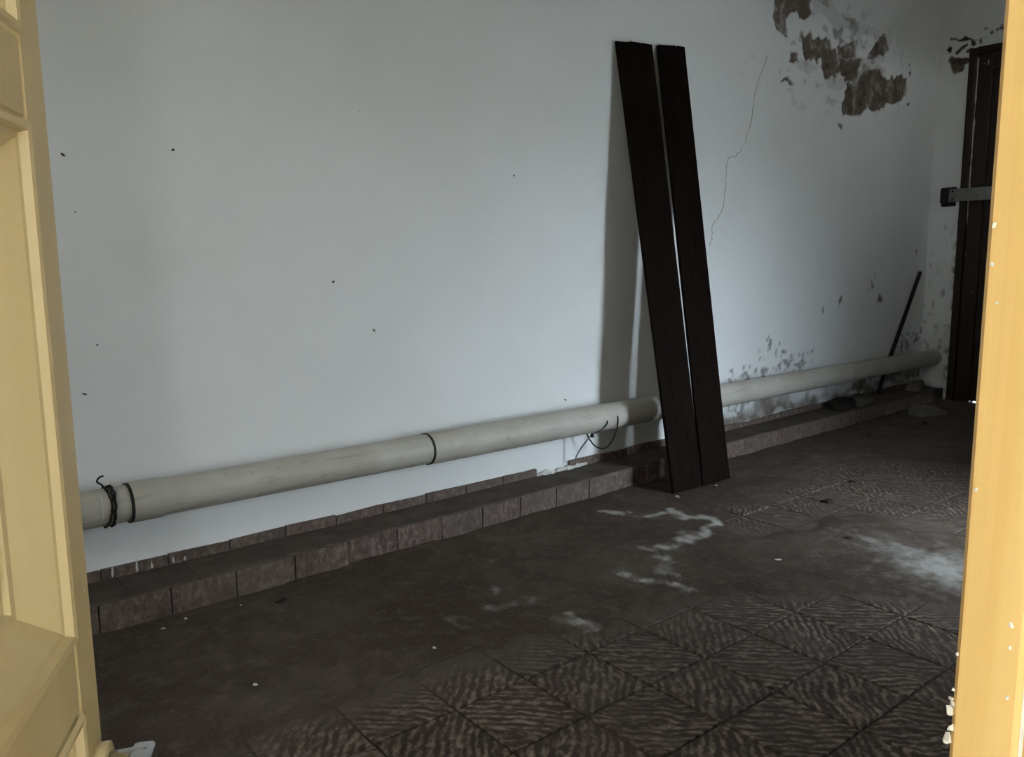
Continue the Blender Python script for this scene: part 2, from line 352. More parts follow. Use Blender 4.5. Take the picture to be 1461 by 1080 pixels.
dep = dep * smooth(0, .05, XE - U)
me, _, _ = grid_mesh('wall_back', us, vs_, lambda a, b: np.stack([a, DW + dep, b], -1))
set_attr(me, 'peel', peel); set_attr(me, 'under', under); set_attr(me, 'stain', stain)
wall_back = tag(link('wall_back', me, M['plaster']), kind='structure')

# end wall with the brown door
EDY0, EDY1, EDZ = 1.36, 2.392, 2.485                          # door opening
ENDD = [[(2.535, 2.442), (2.512, 2.467), (2.473, 2.44), (2.406, 2.428), (2.395, 2.392), (2.431, 2.385), (2.438, 2.347), (2.485, 2.336), (2.509, 2.35)]]
ENDK = [[(2.539, 2.583), (2.52, 2.584), (2.481, 2.567), (2.44, 2.58), (2.387, 2.552), (2.366, 2.515), (2.374, 2.493), (2.393, 2.511), (2.4, 2.545), (2.452, 2.549), (2.49, 2.561)], [(2.561, 2.51), (2.541, 2.535), (2.518, 2.521), (2.527, 2.48)], [(2.494, 2.483), (2.468, 2.511), (2.422, 2.531), (2.412, 2.519), (2.457, 2.495), (2.479, 2.465)], [(2.428, 2.475), (2.392, 2.496), (2.378, 2.484), (2.413, 2.462)]]
ys_ = np.concatenate([np.arange(YF, 1.3, .1), [1.30, EDY0, 1.5, 1.7, 1.9], np.arange(2.0, EDY1 - .004, .008), [EDY1], np.arange(EDY1 + .006, DW, .006), [DW]])
zs_ = np.concatenate([np.arange(-.02, 2.2, .016), np.arange(2.2, EDZ - .004, .007), [EDZ], np.arange(EDZ + .007, 2.8, .007), [2.9, CEIL]])
Y, Z = np.meshgrid(ys_, zs_)
jy = (fbm(Y * 30, Z * 30, 103, 3) - .5) * .02; jz = (fbm(Y * 30, Z * 30, 109, 3) - .5) * .02
peel = np.zeros(Y.shape); under = np.zeros(Y.shape); stain = np.zeros(Y.shape)
for p in ENDD: peel = np.maximum(peel, smooth(.005, -.005, poly_sdf(Y + jy, Z + jz, p)))
for p in ENDK: stain = np.maximum(stain, smooth(.005, -.004, poly_sdf(Y + jy, Z + jz, p)))
dl = line_dist(Y, Z, [(2.335, 2.532), (2.298, 2.576), (2.236, 2.577), (2.184, 2.584), (2.1, 2.62)])
stain = np.maximum(stain, smooth(.56, .66, fbm(Y * 60, Z * 60, 121, 3) + .14 - dl * 8) * .85)
edge = np.where(Z < EDZ, Y - EDY1, 9)
rag = smooth(.045, .0, edge + (fbm(Y * 25, Z * 18, 131, 4) - .5) * .06) * smooth(1.6, .9, Z)
stain = np.maximum(stain, rag * smooth(.48, .6, fbm(Y * 40, Z * 25, 141, 3)) * .8)
under = np.maximum(under, smooth(.9, .1, Z + (fbm(Y * 8, Z * 8, 151, 4) - .5) * .9) * .55)
stain = np.maximum(stain, smooth(.66, .76, fbm(Y * 30, Z * 26, 161, 4) + .03 - np.abs(Z - .4) * .12) * .45 * (Y > EDY1))
dep = .010 * peel + .006 * stain + (fbm(Y * 3, Z * 3, 171, 3) - .5) * .008
dep = dep * smooth(0, .04, DW - Y)
me, _, _ = grid_mesh('wall_right', ys_, zs_, lambda a, b: np.stack([XE + dep, a, b], -1),
                     keep=lambda a, b: ~((a > EDY0) & (a < EDY1) & (b < EDZ)))
set_attr(me, 'peel', peel); set_attr(me, 'under', under); set_attr(me, 'stain', stain)
wall_right = tag(link('wall_right', me, M['plaster']), kind='structure')
boxes('reveal', [(XE, XE + .2, EDY1, DW + .1, -.1, CEIL + .1), (XE + .02, XE + .2, EDY0, EDY1, EDZ, CEIL + .1), (XE + .02, XE + .2, -.1, EDY0, -.1, CEIL + .1)], M['plaster'], wall_right)
for o in [c for c in wall_right.children]:
    for v in o.data.vertices: v.co.x += .012
boxes('backing', [(-1.6, XE + .2, DW + .03, DW + .25, -.1, CEIL + .1)], M['plaster'], wall_back)

# front wall with the doorway and the narrow window, left end wall, ceiling
def front_wall():
    bm = bmesh.new(); zt = CEIL + .1
    for q in [(-1.6, DX0, YO, YF, -.1, zt), (DX0, DX1, YO, YF, 2.2, zt), (DX1, WXL, YO, YF, -.1, zt), (WXL, WXO, YO, YF, -.1, WZ0),
              (WXL, WXO, YO, YF, WZ1, zt), (WXO, VX0, YO, YF, -.1, zt), (VX0, VX1, YO, YF, -.1, VZ0), (VX0, VX1, YO, YF, VZ1, zt), (VX1, XE + .2, YO, YF, -.1, zt)]: box_bm(bm, *q)
    for tri in (((WX1, YF), (WXO, YO), (WXO, YF)), ((WX0, YF), (WXL, YO), (WXL, YF))):      # window sides, splayed to steer the light beam
        lo = [bm.verts.new((x, y, WZ0)) for x, y in tri]; hi = [bm.verts.new((x, y, WZ1)) for x, y in tri]
        for i in range(3): bm.faces.new((lo[i], lo[(i + 1) % 3], hi[(i + 1) % 3], hi[i]))
        bm.faces.new(lo); bm.faces.new(hi)
    return link('wall_front', bm_mesh('wall_front', bm), M['plaster'])
tag(front_wall(), kind='structure')
tag(boxes('wall_left', [(-1.7, -1.5, YO, LWY0, -.1, CEIL + .1), (-1.7, -1.5, LWY1, DW + .25, -.1, CEIL + .1), (-1.7, -1.5, LWY0, LWY1, -.1, LWZ0), (-1.7, -1.5, LWY0, LWY1, LWZ1, CEIL + .1)], M['plaster']), kind='structure')
w5 = tag(empty('fill_opening_5', (VX0, YF, VZ0)), kind='structure')  # opening added to fill the right end with daylight
box('window_sill', -.02, VX1 - VX0 + .02, -.02, .03, -.025, 0, M['ceilingw'], w5, .003)
w2 = tag(empty('fill_opening_2', (-1.5, LWY0, LWZ0)), kind='structure')  # opening added as fill light from the left end
at_list = [(0, .06, -.05, 0), (0, .06, LWY1 - LWY0, LWY1 - LWY0 + .05)]
for x0, x1, y0, y1 in at_list: box('fill_opening_frame', -.02, .02, y0, y1, -.05, LWZ1 - LWZ0 + .05, M['brown'], w2, .003)
for z0 in (-.05, LWZ1 - LWZ0): box('fill_opening_frame', -.02, .02, .0005, LWY1 - LWY0 - .0005, z0, z0 + .05, M['brown'], w2, .003)
tag(box('ceiling', -1.7, XE + .2, YO, DW + .25, CEIL, CEIL + .2, M['ceilingw']), kind='structure')
# the narrow window: frame and an inward shutter added, unseen, to dim the wall on its right
w1 = tag(empty('window_1', ((WX0 + WX1) / 2, YF, WZ0)), kind='structure')
def at(o, p):                                                 # keep world placement under a parent
    o.parent = p; o.matrix_parent_inverse = Matrix.Translation(-Vector(p.location)); return o
at(box('window_sill', WX0 - .04, WX1 + .04, YF - .02, YF + .05, WZ0 - .03, WZ0, M['ceilingw'], None, .004), w1)
sh = box('shade_board', 0, .03, 0, .26, .01, WZ1 - WZ0 - .01, M['brown'], w1, .004); sh.location = ((WX1 - WX0) / 2, .004, 0)
def mat_tint_pane():  # warm tint added to the panes to warm the incoming daylight
    m = bpy.data.materials.new('warm_tint_pane'); m.use_nodes = True; t = m.node_tree; t.nodes.clear()
    out = t.nodes.new('ShaderNodeOutputMaterial'); tr = t.nodes.new('ShaderNodeBsdfTransparent'); gl = t.nodes.new('ShaderNodeBsdfGlossy'); mx = t.nodes.new('ShaderNodeMixShader')
    tr.inputs['Color'].default_value = (1.0, .90, .77, 1); gl.inputs['Roughness'].default_value = .05; mx.inputs['Fac'].default_value = .06
    t.links.new(tr.outputs[0], mx.inputs[1]); t.links.new(gl.outputs[0], mx.inputs[2]); t.links.new(mx.outputs[0], out.inputs['Surface']); return m
M['tint_pane'] = mat_tint_pane()
def tint_pane(parent, verts):
    o = link('tint_pane', mesh('tint_pane', verts, [(0, 1, 2, 3)]), M['tint_pane'], parent); return o
tint_pane(w5, [(0, -.15, 0), (VX1 - VX0, -.15, 0), (VX1 - VX0, -.15, VZ1 - VZ0), (0, -.15, VZ1 - VZ0)])
tint_pane(w2, [(-.1, 0, 0), (-.1, LWY1 - LWY0, 0), (-.1, LWY1 - LWY0, LWZ1 - LWZ0), (-.1, 0, LWZ1 - LWZ0)])
w3 = tag(empty('fill_opening_3', (PX0 - .1, PWY0, PWZ0)), kind='structure')  # added side opening, throws light onto the yellow frame
tint_pane(w3, [(0, 0, 0), (0, PWY1 - PWY0, 0), (0, PWY1 - PWY0, PWZ1 - PWZ0), (0, 0, PWZ1 - PWZ0)])
w4 = tag(empty('fill_opening_4', (BX0, PY0 - .1, BZ0)), kind='structure')  # added opening behind the camera, fill for wall and leaf
tint_pane(w4, [(0, 0, 0), (BX1 - BX0, 0, 0), (BX1 - BX0, 0, BZ1 - BZ0), (0, 0, BZ1 - BZ0)])
for wn, L in ((w3, [(-.03, .03, -.04, .02, -.04, PWZ1 - PWZ0 + .04), (-.03, .03, PWY1 - PWY0 - .02, PWY1 - PWY0 + .015, -.04, PWZ1 - PWZ0 + .04)]),
              (w4, [(-.04, .02, -.03, .03, -.04, BZ1 - BZ0 + .04), (BX1 - BX0 - .02, BX1 - BX0 + .04, -.03, .03, -.04, BZ1 - BZ0 + .04)])):
    for q in L: box('fill_opening_frame', *q, M['brown'], wn, .003)
# porch around the camera, added to shut out most of the sky light
pw = [(PX0 - .2, PX0, PY0 - .2, PWY0, -.1, 2.9), (PX0 - .2, PX0, PWY1, YO, -.1, 2.9), (PX0 - .2, PX0, PWY0, PWY1, -.1, PWZ0), (PX0 - .2, PX0, PWY0, PWY1, PWZ1, 2.9)]
tag(boxes('added_porch_left', pw, M['added_porchw']), kind='structure')
tag(box('added_porch_right', 1.5, 1.7, PY0 - .2, YO, -.1, 2.9, M['added_porchw']), kind='structure')
pb = [(PX0, BX0, PY0 - .2, PY0, -.1, 2.9), (BX1, 1.5, PY0 - .2, PY0, -.1, 2.9), (BX0, BX1, PY0 - .2, PY0, -.1, BZ0), (BX0, BX1, PY0 - .2, PY0, BZ1, 2.9)]
tag(boxes('added_porch_back', pb, M['added_porchw']), kind='structure')
tag(box('added_porch_ceiling', PX0 - .2, 1.7, PY0 - .2, YO, 2.7, 2.9, M['added_porchw']), kind='structure')
tag(box('added_porch_floor', PX0, 1.5, PY0, YO, -.1, -.02, M['paving']), kind='structure')
tag(box('ground', -40, 40, -40, 40, -.6, -.12, M['paving']), kind='structure')

# ------------------------------------------------------------------ floor: mortar bed, tiles, cement dust
HS, YS = .101, 2.411                                         # ledge height and front
floor = tag(box('floor', -1.6, XE + .25, YO, DW, -.1, -.006, M['mortar']), kind='structure')
TO = Vector((1.0422, 1.4454)); TT = .2182; TR = -.0275
ct, st = math.cos(TR), math.sin(TR)
def lat(a, b): return (TO.x + TT * (a * ct + b * st), TO.y + TT * (a * st - b * ct))
BOUND = [(-2, 1.66), (.533, 1.644), (.831, 1.638), (1.096, 1.674), (1.402, 1.604), (1.526, 1.506), (1.632, 1.47), (1.927, 1.396), (2.111, 1.371), (2.30, 1.22), (2.493, .894), (2.75, .66), (3.1, .3), (3.2, -.5), (-2, -.5)]
FAR = [(3.242, 1.158), (3.201, 1.601), (2.95, 1.60), (2.689, 1.632), (2.66, 1.80), (2.785, 1.924), (2.913, 1.942), (3.39, 1.958), (3.62, 2.05), (3.858, 2.074), (4.223, 1.841), (4.386, 1.591), (4.7, 1.1), (3.7, .8)]
def cover(x, y):                                             # >0 where cement dust buries the tiles
    return np.minimum(poly_sdf(x, y, BOUND), poly_sdf(x, y, FAR))
h = TT / 2 - .0036
def cover_n(x, y): return cover(x, y) + (fbm(x * 7, y * 7, 201, 4) - .5) * .20 - .005
def film_at(x, y):                                           # how far a dust film greys the tiles
    f = smooth(-.13, .03, cover_n(x, y))
    near = smooth(1.25, 2.3, x) * smooth(2.2, 1.0, y)
    return np.clip(np.maximum(f, (.06 + .50 * near) * smooth(.30, .62, fbm(x * 3.2, y * 3.2, 217, 4))), 0, 1)
TG = np.array([-1, -.5, 0, .5, 1.0])
def tile_mesh(cx, cy, rz):
    V, Fc = [], []
    for j in TG:
        for i in TG: V.append((i * (h - .002), j * (h - .002), 0))
    for j in range(4):
        for i in range(4): Fc.append((j * 5 + i, j * 5 + i + 1, j * 5 + i + 6, j * 5 + i + 5))
    rim = [0, 4, 24, 20]; n0 = len(V)
    for (i, j) in ((-1, -1), (1, -1), (1, 1), (-1, 1)): V.append((i * h, j * h, -.0022))
    for (i, j) in ((-1, -1), (1, -1), (1, 1), (-1, 1)): V.append((i * h, j * h, -.012))
    sides = [[0, 1, 2, 3, 4], [4, 9, 14, 19, 24], [24, 23, 22, 21, 20], [20, 15, 10, 5, 0]]
    for k, sd in enumerate(sides):
        Fc.append((n0 + k, n0 + (k + 1) % 4, *sd[::-1])); Fc.append((n0 + 4 + k, n0 + 4 + (k + 1) % 4, n0 + (k + 1) % 4, n0 + k))
    me = mesh('floor_tile', V, Fc); P = np.array(V); c_, s_ = math.cos(rz), math.sin(rz)
    f = film_at(cx + P[:, 0] * c_ - P[:, 1] * s_, cy + P[:, 0] * s_ + P[:, 1] * c_)
    set_attr(me, 'film', f); set_attr(me, 'thin', 4 * f * (1 - f)); me.materials.append(M['tile']); return me
for a in range(-8, 26):
    for b in range(-5, 7):
        cx, cy = lat(a + .5, b + .5)
        if cy > YS - .02 or cy < .22 or cx > XE - .02 or cx < -.6: continue
        g = np.array([(cx + i * h * .95, cy + j * h * .95) for i in (-1, 0, 1) for j in (-1, 0, 1)])
        if cover(g[:, 0], g[:, 1]).min() > .12: continue
        if cx > 1.2 and cy < cx / 2.9 - .55: continue
        rz = TR + (0 if (a + b) % 2 == 0 else math.pi / 2)
        o = bpy.data.objects.new('floor_tile', tile_mesh(cx, cy, rz)); col.objects.link(o); o.parent = floor
        o.location = (cx, cy, rng.uniform(-.0008, .0008)); o.rotation_euler = (rng.uniform(-.004, .004), rng.uniform(-.004, .004), rz)

gx = np.arange(-.6, XE - .005, .017); gy = np.arange(YF + .005, YS - .001, .017)
gx = np.append(gx, XE); gy = np.append(gy, YS)
X, Yg = np.meshgrid(gx, gy)
cv = cover_n(X, Yg); film = film_at(X, Yg)
hgt = -.0105 + .0085 * smooth(.05, .6, film) + .0085 * smooth(0, .08, cv) + (fbm(X * 5, Yg * 5, 211, 4) - .5) * .009 * smooth(.05, .14, cv)
hgt = hgt + .012 * smooth(.10, 0, YS - Yg) * fbm(X * 8, Yg * 8, 215, 3)
POW = [([(2.393, 2.239), (2.419, 2.165), (2.487, 2.091), (2.626, 2.094)], .05, .8), ([(2.626, 2.094), (2.576, 1.963), (2.639, 1.906), (2.598, 1.825), (2.489, 1.779), (2.356, 1.825), (2.254, 1.777)], .05, .8), ([(2.212, 1.824), (2.194, 1.745), (2.102, 1.677), (2.084, 1.626)], .05, .7), ([(1.975, 1.765), (1.968, 1.681), (2.009, 1.596), (2.023, 1.508)], .05, .8), ([(1.576, 1.643), (1.55, 1.572), (1.556, 1.508)], .055, .85), ([(1.528, 1.622), (1.586, 1.481)], .05, .6), ([(1.434, 1.8), (1.58, 1.772)], .04, .4), ([(1.594, 1.943), (1.574, 1.884)], .03, .45), ([(1.345, 1.899), (1.313, 1.813), (1.336, 1.792)], .035, .5), ([(1.65, 2.186), (1.684, 2.11)], .03, .3)]
wx = X + (fbm(X * 9, Yg * 9, 221, 3) - .5) * .12; wy = Yg + (fbm(X * 9, Yg * 9, 231, 3) - .5) * .12
powd = np.zeros(X.shape)
for pts, r, s in POW: powd = np.maximum(powd, s * smooth(r, r * .2, line_dist(wx, wy, pts)))
powd *= .75; powd *= .45 + .55 * smooth(.35, .6, fbm(X * 25, Yg * 25, 241, 3))
BIG = [(2.895, 1.415), (2.926, 1.335), (2.947, 1.215), (2.995, 1.076), (3.1, .9), (2.609, .80), (2.564, 1.005), (2.655, 1.158), (2.763, 1.283)]
powd = np.maximum(powd, .58 * smooth(.09, -.12, poly_sdf(wx, wy, BIG)) * (.55 + .45 * fbm(X * 12, Yg * 12, 251, 3)))
powd = np.maximum(powd, .22 * smooth(.3, -.1, poly_sdf(wx, wy, BIG)))
hgt = hgt + .003 * powd
me, _, _ = grid_mesh('cement_dust', gx, gy, lambda a, b: np.stack([a, b, hgt], -1))
set_attr(me, 'powder', powd)
tag(link('cement_dust', me, M['dirt']), 'grey brown cement dust spread over the floor tiles beside the ledge', 'dust', kind='stuff')

# ------------------------------------------------------------------ ledge along the wall: mortar core, riser tiles, top tiles, skirting
ledge = tag(box('ledge', -.6, XE, YS + .010, DW + .01, -.01, HS - .008, M['mortar']), 'low tiled ledge running along the foot of the white wall', 'ledge', kind='structure')
jx0 = 1.509 - .2 * 10
riser_me = []
for k in range(3):
    bm = bmesh.new(); box_bm(bm, .0015, .1965, 0, .012, .002 if k else 0, HS - .004 - .002 * k, .0018, 1)
    m_ = bm_mesh('riser_tile', bm); m_.materials.append(M['cut']); riser_me.append(m_)
for i in range(0, 34):
    x = jx0 + i * .1985
    if x > XE - .2: continue
    o = bpy.data.objects.new('riser_tile', riser_me[rng.randrange(3)]); col.objects.link(o); o.parent = ledge
    o.location = (x, YS + rng.uniform(-.003, .002), rng.uniform(-.001, .001)); o.rotation_euler = (rng.uniform(-.02, .02), 0, rng.uniform(-.006, .006))
bm = bmesh.new(); box_bm(bm, .0006, .1980, 0, .176, 0, .010, .0018, 1)
top_me = bm_mesh('tread_tile', bm); top_me.materials.append(M['dustytop'])
for i in range(0, 34):
    x = jx0 + .09 + i * .1985
    if x > XE - .2: continue
    o = bpy.data.objects.new('tread_tile', top_me); col.objects.link(o); o.parent = ledge
    o.location = (x, YS + .002, HS - .009 + rng.uniform(-.0015, .001)); o.rotation_euler = (rng.uniform(-.006, .006), rng.uniform(-.004, .004), rng.uniform(-.004, .004))
base = tag(empty('baseboard_back', (0, DW, HS)), kind='structure')
for i in range(0, 34):
    x = jx0 + .05 + i * .1985
    if x > XE - .22: continue
    if 2.33 < x + .1 < 2.62: continue                            # knocked off here
    hh = .036 + rng.uniform(-.0025, .0025)
    if x > 3.6: hh += rng.uniform(-.012, .006)
    bm = bmesh.new(); box_bm(bm, .0015, .1965, -.012, 0, -.002, hh, .0018, 1)
    for v in bm.verts:
        if v.co.z > hh * .7: v.co.z += rng.uniform(-.004, .003)
    m_ = bm_mesh('skirting_tile', bm); m_.materials.append(M['cut'])
    o = bpy.data.objects.new('skirting_tile', m_); col.objects.link(o); o.parent = base
    o.location = (x, -.002, 0)
# lumps of white plaster where skirting tiles were knocked off
for i in range(9):
    m_ = lump_mesh('plaster_lump', rng.uniform(.02, .045), .016, rng.uniform(.010, .022), 300 + i); m_.materials.append(M['chip'])
    o = bpy.data.objects.new('plaster_lump', m_); col.objects.link(o); o.parent = base
    o.location = (2.36 + i * .033, -.012 + rng.uniform(-.004, .006), -.002)
for i, (x, l) in enumerate([(.585, .03), (.655, .034), (.70, .02), (.765, .018), (.80, .012)]):   # whitewash drips on the skirting
    m_ = lump_mesh('paint_drip', .004, .004, l, 330 + i, 16); m_.materials.append(M['chip'])
    o = bpy.data.objects.new('paint_drip', m_); col.objects.link(o); o.parent = base; o.location = (x, -.013, .004)

# ------------------------------------------------------------------ marks on the long wall
pts = [(4.06, 2.15), (4.033, 2.092), (3.96, 1.954), (3.929, 1.804), (3.858, 1.658), (3.79, 1.60), (3.721, 1.574), (3.709, 1.439), (3.70, 1.37), (3.684, 1.31), (3.63, 1.25), (3.595, 1.217), (3.605, 1.17), (3.581, 1.126)]
sp = spline([(x, DW - .0005, z) for x, z in pts], 8)
sp = [Vector((p.x + rng.uniform(-.006, .006), p.y, p.z + rng.uniform(-.004, .004))) for p in sp]
link('crack', tube_mesh('crack', sp, [.0013 * (.5 + rng.random()) for _ in sp], 5), M['crack'], wall_back)
for i, (x, z) in enumerate([(.55, 1.358), (.855, 1.395), (1.503, 1.579), (2.226, 1.402), (1.38, .983), (1.536, .801), (.57, 1.201), (.599, .816), (.552, .674), (2.522, .422)]):
    s = .006 if i not in (3, 6, 7) else .004
    m_ = lump_mesh('speck', s * 1.4, .003, s * .8, 350 + i, 12)
    o = link('speck', m_, M['debris'], wall_back); o.location = (x, DW - .001, z); o.rotation_euler = (0, rng.uniform(-.9, .9), 0)

# ------------------------------------------------------------------ the waste pipe along the wall
PYC = 2.505
def pz_(x): return .351 - (x - .6) * .0064
pipe = tag(empty('drain_pipe', (0, PYC, 0)), 'long beige plastic drain pipe running along the white wall above the ledge', 'pipe')
def lathe_x(name, prof, mat, n=40):
    Vv, Fc = [], []
    for x, r in prof:
        for k in range(n):
            a = 2 * math.pi * k / n; Vv.append((x, -r * math.cos(a), pz_(x) + r * math.sin(a)))
    for i in range(len(prof) - 1):
        for k in range(n): Fc.append((i * n + k, (i + 1) * n + k, (i + 1) * n + (k + 1) % n, i * n + (k + 1) % n))
    me_ = mesh(name, Vv, Fc, True); bm = bmesh.new(); bm.from_mesh(me_)
    bmesh.ops.remove_doubles(bm, verts=bm.verts[:], dist=1e-6); bmesh.ops.recalc_face_normals(bm, faces=bm.faces[:])
    for e in bm.edges:
        if len(e.link_faces) == 2 and e.calc_face_angle() > .6: e.smooth = False
    bm.to_mesh(me_); bm.free()
    return link(name, me_, mat, pipe)
lathe_x('pipe_section', [(-.5, .054), (.2, .054), (.66, .0545)], M['pipe'])
lathe_x('pipe_section', [(.628, .0), (.628, .0595), (.634, .0605), (.71, .0605), (.73, .0565), (1.2, .0568), (1.70, .057)], M['pipe'])
lathe_x('pipe_section', [(1.698, .0), (1.698, .0605), (1.705, .0618), (2.4, .0618), (3.2, .061), (4.5, .060), (XE + .01, .0595)], M['pipe'])
lathe_x('seal_ring', [(1.690, .05), (1.690, .0612), (1.6975, .0612), (1.6975, .05)], M['rubber'])
lathe_x('seal_ring', [(.6205, .05), (.6205, .0600), (.6285, .0600), (.6285, .05)], M['rubber'])
# wire clamp twisted round the pipe, its tail poking up towards the wall
cl = tag(empty('wire_clamp', (.565, PYC, pz_(.565))), 'dark twisted wire tied round the drain pipe near its socket joint', 'wire')
def ring(dx, r, tilt, seed):
    rr = random.Random(seed); P = []
    for k in range(33):
        a = 2 * math.pi * k / 32; q = r + rr.uniform(-.0008, .0012)
        P.append((dx + tilt * math.sin(a) + rr.uniform(-.002, .002), -q * math.cos(a), q * math.sin(a)))
    return P
for k, (dx, tl, ra) in enumerate([(0, .010, .003), (.011, .005, .0034), (.005, -.006, .0026)]):
    link('wire_loop', tube_mesh('wire_loop', ring(dx, .0585, tl, 400 + k), ra, 6, False), M['debris'], cl)
link('wire_tail', tube_mesh('wire_tail', spline([(.0, -.03, .048), (-.012, -.02, .072), (-.022, -.012, .082), (-.015, -.014, .094), (-.006, -.02, .098)], 5), .0026, 6), M['black'], cl)
link('tie_strip', tube_mesh('tie_strip', [(-.024 + .003 * math.sin(a), -.0552 * math.cos(a), .0552 * math.sin(a)) for a in np.linspace(-.5, .75, 9)], .0022, 6), M['chip'], cl)
# wires hanging under the pipe
hw = tag(empty('hanging_wire', (2.66, PYC, pz_(2.66))), 'thin black wire loop hanging under the pipe beside the dark planks', 'wire')
link('loop', tube_mesh('loop', spline([(.045, -.062, .01), (.046, -.062, -.03), (.044, -.045, -.085), (.028, -.03, -.125), (.0, -.015, -.145), (-.035, .0, -.13), (-.06, .01, -.10), (-.075, .02, -.065)], 6), .0036, 7), M['black'], hw)
link('tail', tube_mesh('tail', spline([(-.10, -.030, -.062), (-.065, -.055, -.045), (-.03, -.063, -.02), (-.025, -.064, -.002)], 5), .0028, 6), M['black'], hw)
hw2 = tag(empty('hanging_wire', (2.53, PYC, pz_(2.53))), 'short grey wire end hanging down from the pipe to the broken plaster', 'wire')
link('strand', tube_mesh('strand', spline([(.035, -.05, -.05), (.03, -.02, -.08), (.012, .02, -.14), (0, .035, -.185), (.03, .04, -.20)], 6), .0032, 6), M['steel'], hw2)
link('knot', lump_mesh('knot', .012, .010, .016, 421, 14), M['black'], hw2).location = (.028, -.045, -.072)

# ------------------------------------------------------------------ two dark planks leaning on the wall
def plank(label, tl, tr, bl, br, seed):
    tl, tr, bl, br = map(Vector, (tl, tr, bl, br)); rr = random.Random(seed)
    org = (bl + br) / 2; nrm = (br - bl).cross(tl - bl).normalized()
    if nrm.y > 0: nrm = -nrm                                    # towards the room
    th = .014; prof = []                                        # u across, depth
    for u, d in [(0, .003), (.015, 0), (.30, 0), (.325, .003), (.35, 0), (.64, 0), (.665, .003), (.69, 0), (.985, 0), (1, .003)]: prof.append((u, d))
    n = 26; Vv, Fc = [], []; m_ = len(prof)
    ext = []
    for i in range(n + 1):
        t = i / n
        for u, d in prof:
            e = 0
            if i == n: e = rr.uniform(-.006, .005)
            if i == 0: e = abs(rr.gauss(0, .004))
            l = bl.lerp(br, u); tp = tl.lerp(tr, u); p = l.lerp(tp, t)
            p = p + (tp - l).normalized() * e - nrm * d
            if u in (0, 1): p = p + (br - bl).normalized() * rr.uniform(-.0015, .0015)
            Vv.append(p - org)
        for u in (1, 0):
            l = bl.lerp(br, u); tp = tl.lerp(tr, u); Vv.append(l.lerp(tp, t) - nrm * th - org)
    w = m_ + 2
    for i in range(n):
        for k in range(w):
            Fc.append((i * w + k, i * w + (k + 1) % w, (i + 1) * w + (k + 1) % w, (i + 1) * w + k))
    Fc.append(tuple(range(w))[::-1]); Fc.append(tuple(n * w + k for k in range(w)))
    o = link('wooden_plank', mesh('wooden_plank', Vv, Fc), M['plank']); o.location = org
    return tag(o, label, 'plank', 'dark planks leaning on the wall')
plank('dark brown wooden plank leaning on the wall, the one nearer the wire loop', (2.822, 2.576, 2.027), (3.070, 2.578, 2.055), (2.816, 2.199, .010), (3.013, 2.190, .010), 1)
plank('dark brown wooden plank leaning on the wall, the one nearer the brown door', (3.112, 2.578, 2.054), (3.317, 2.580, 2.077), (3.020, 2.188, .010), (3.218, 2.181, .010), 2)

# ------------------------------------------------------------------ end wall: brown door, locking bar
d2 = tag(empty('door_2', (XE, (EDY0 + EDY1) / 2, 0)), 'dark brown wooden door in the end wall with a worn pale edge', kind='structure')
FX0, FX1 = XE - .012, XE + .09
at(box('frame_post', FX0, FX1, EDY1 - .045, EDY1 + .004, 0, EDZ, M['brown'], None, .003), d2)
at(box('frame_post', FX0, FX1, EDY0 - .004, EDY0 + .045, 0, EDZ, M['brown'], None, .003), d2)
at(box('frame_head', FX0, FX1, EDY0 + .045, EDY1 - .045, EDZ - .04, EDZ + .004, M['brown'], None, .003), d2)
LY0, LY1 = EDY0 + .048, EDY1 - .048
at(box('stile', XE + .008, XE + .05, LY1 - .10, LY1, .004, EDZ - .043, M['brown'], None, .003), d2)
at(box('stile', XE + .008, XE + .05, LY0, LY0 + .10, .016, EDZ - .043, M['brown'], None, .003), d2)
for z0, z1 in ((.02, .22), (1.02, 1.16), (EDZ - .16, EDZ - .043)):
    at(box('rail', XE + .008, XE + .05, LY0 + .1005, LY1 - .1005, z0, z1, M['brown'], None, .003), d2)
for z0, z1 in ((.2205, 1.0195), (1.1605, EDZ - .1605)):
    at(box('panel', XE + .02, XE + .04, LY0 + .1005, LY1 - .1005, z0, z1, M['brown'], None, .003), d2)
at(box('light_seal_board', XE + .052, XE + .075, EDY0 - .01, EDY1 + .01, .022, EDZ + .01, M['brown'], None, 0), d2)  # unseen board added behind the leaf to stop daylight leaks
at(box('threshold_strip', XE + .052, XE + .075, LY1 - .11, EDY1 + .01, -.02, .0218, M['brown'], None, 0), d2)
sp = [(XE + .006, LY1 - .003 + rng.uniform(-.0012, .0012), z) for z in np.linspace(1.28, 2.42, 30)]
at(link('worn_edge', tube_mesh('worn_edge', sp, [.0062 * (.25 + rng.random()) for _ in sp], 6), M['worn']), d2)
for (y, z, l) in [(2.275, 2.36, .05), (2.30, 2.37, .006), (2.335, 1.07, .012), (2.27, .80, .01), (2.355, 2.20, .035)]:
    at(link('paint_scratch', lump_mesh('paint_scratch', .003, .004, l, int(z * 100), 12), M['worn']), d2).location = (XE + .006, y, z)
lb = tag(empty('locking_bar', (XE, 2.40, 1.49)), 'flat grey iron locking bar across the brown door with a dark wall bracket', 'bar')
def sub(o, p): o.parent = p; return o
sub(box('bar', -.040, -.030, -.95, .075, -.045, .045, M['steel'], None, .002), lb)
sub(box('bracket', -.055, -.012, .058, .112, -.052, .055, M['black'], None, .006), lb)
sub(box('bracket_foot', -.014, .004, .020, .118, -.075, .060, M['black'], None, .004), lb)
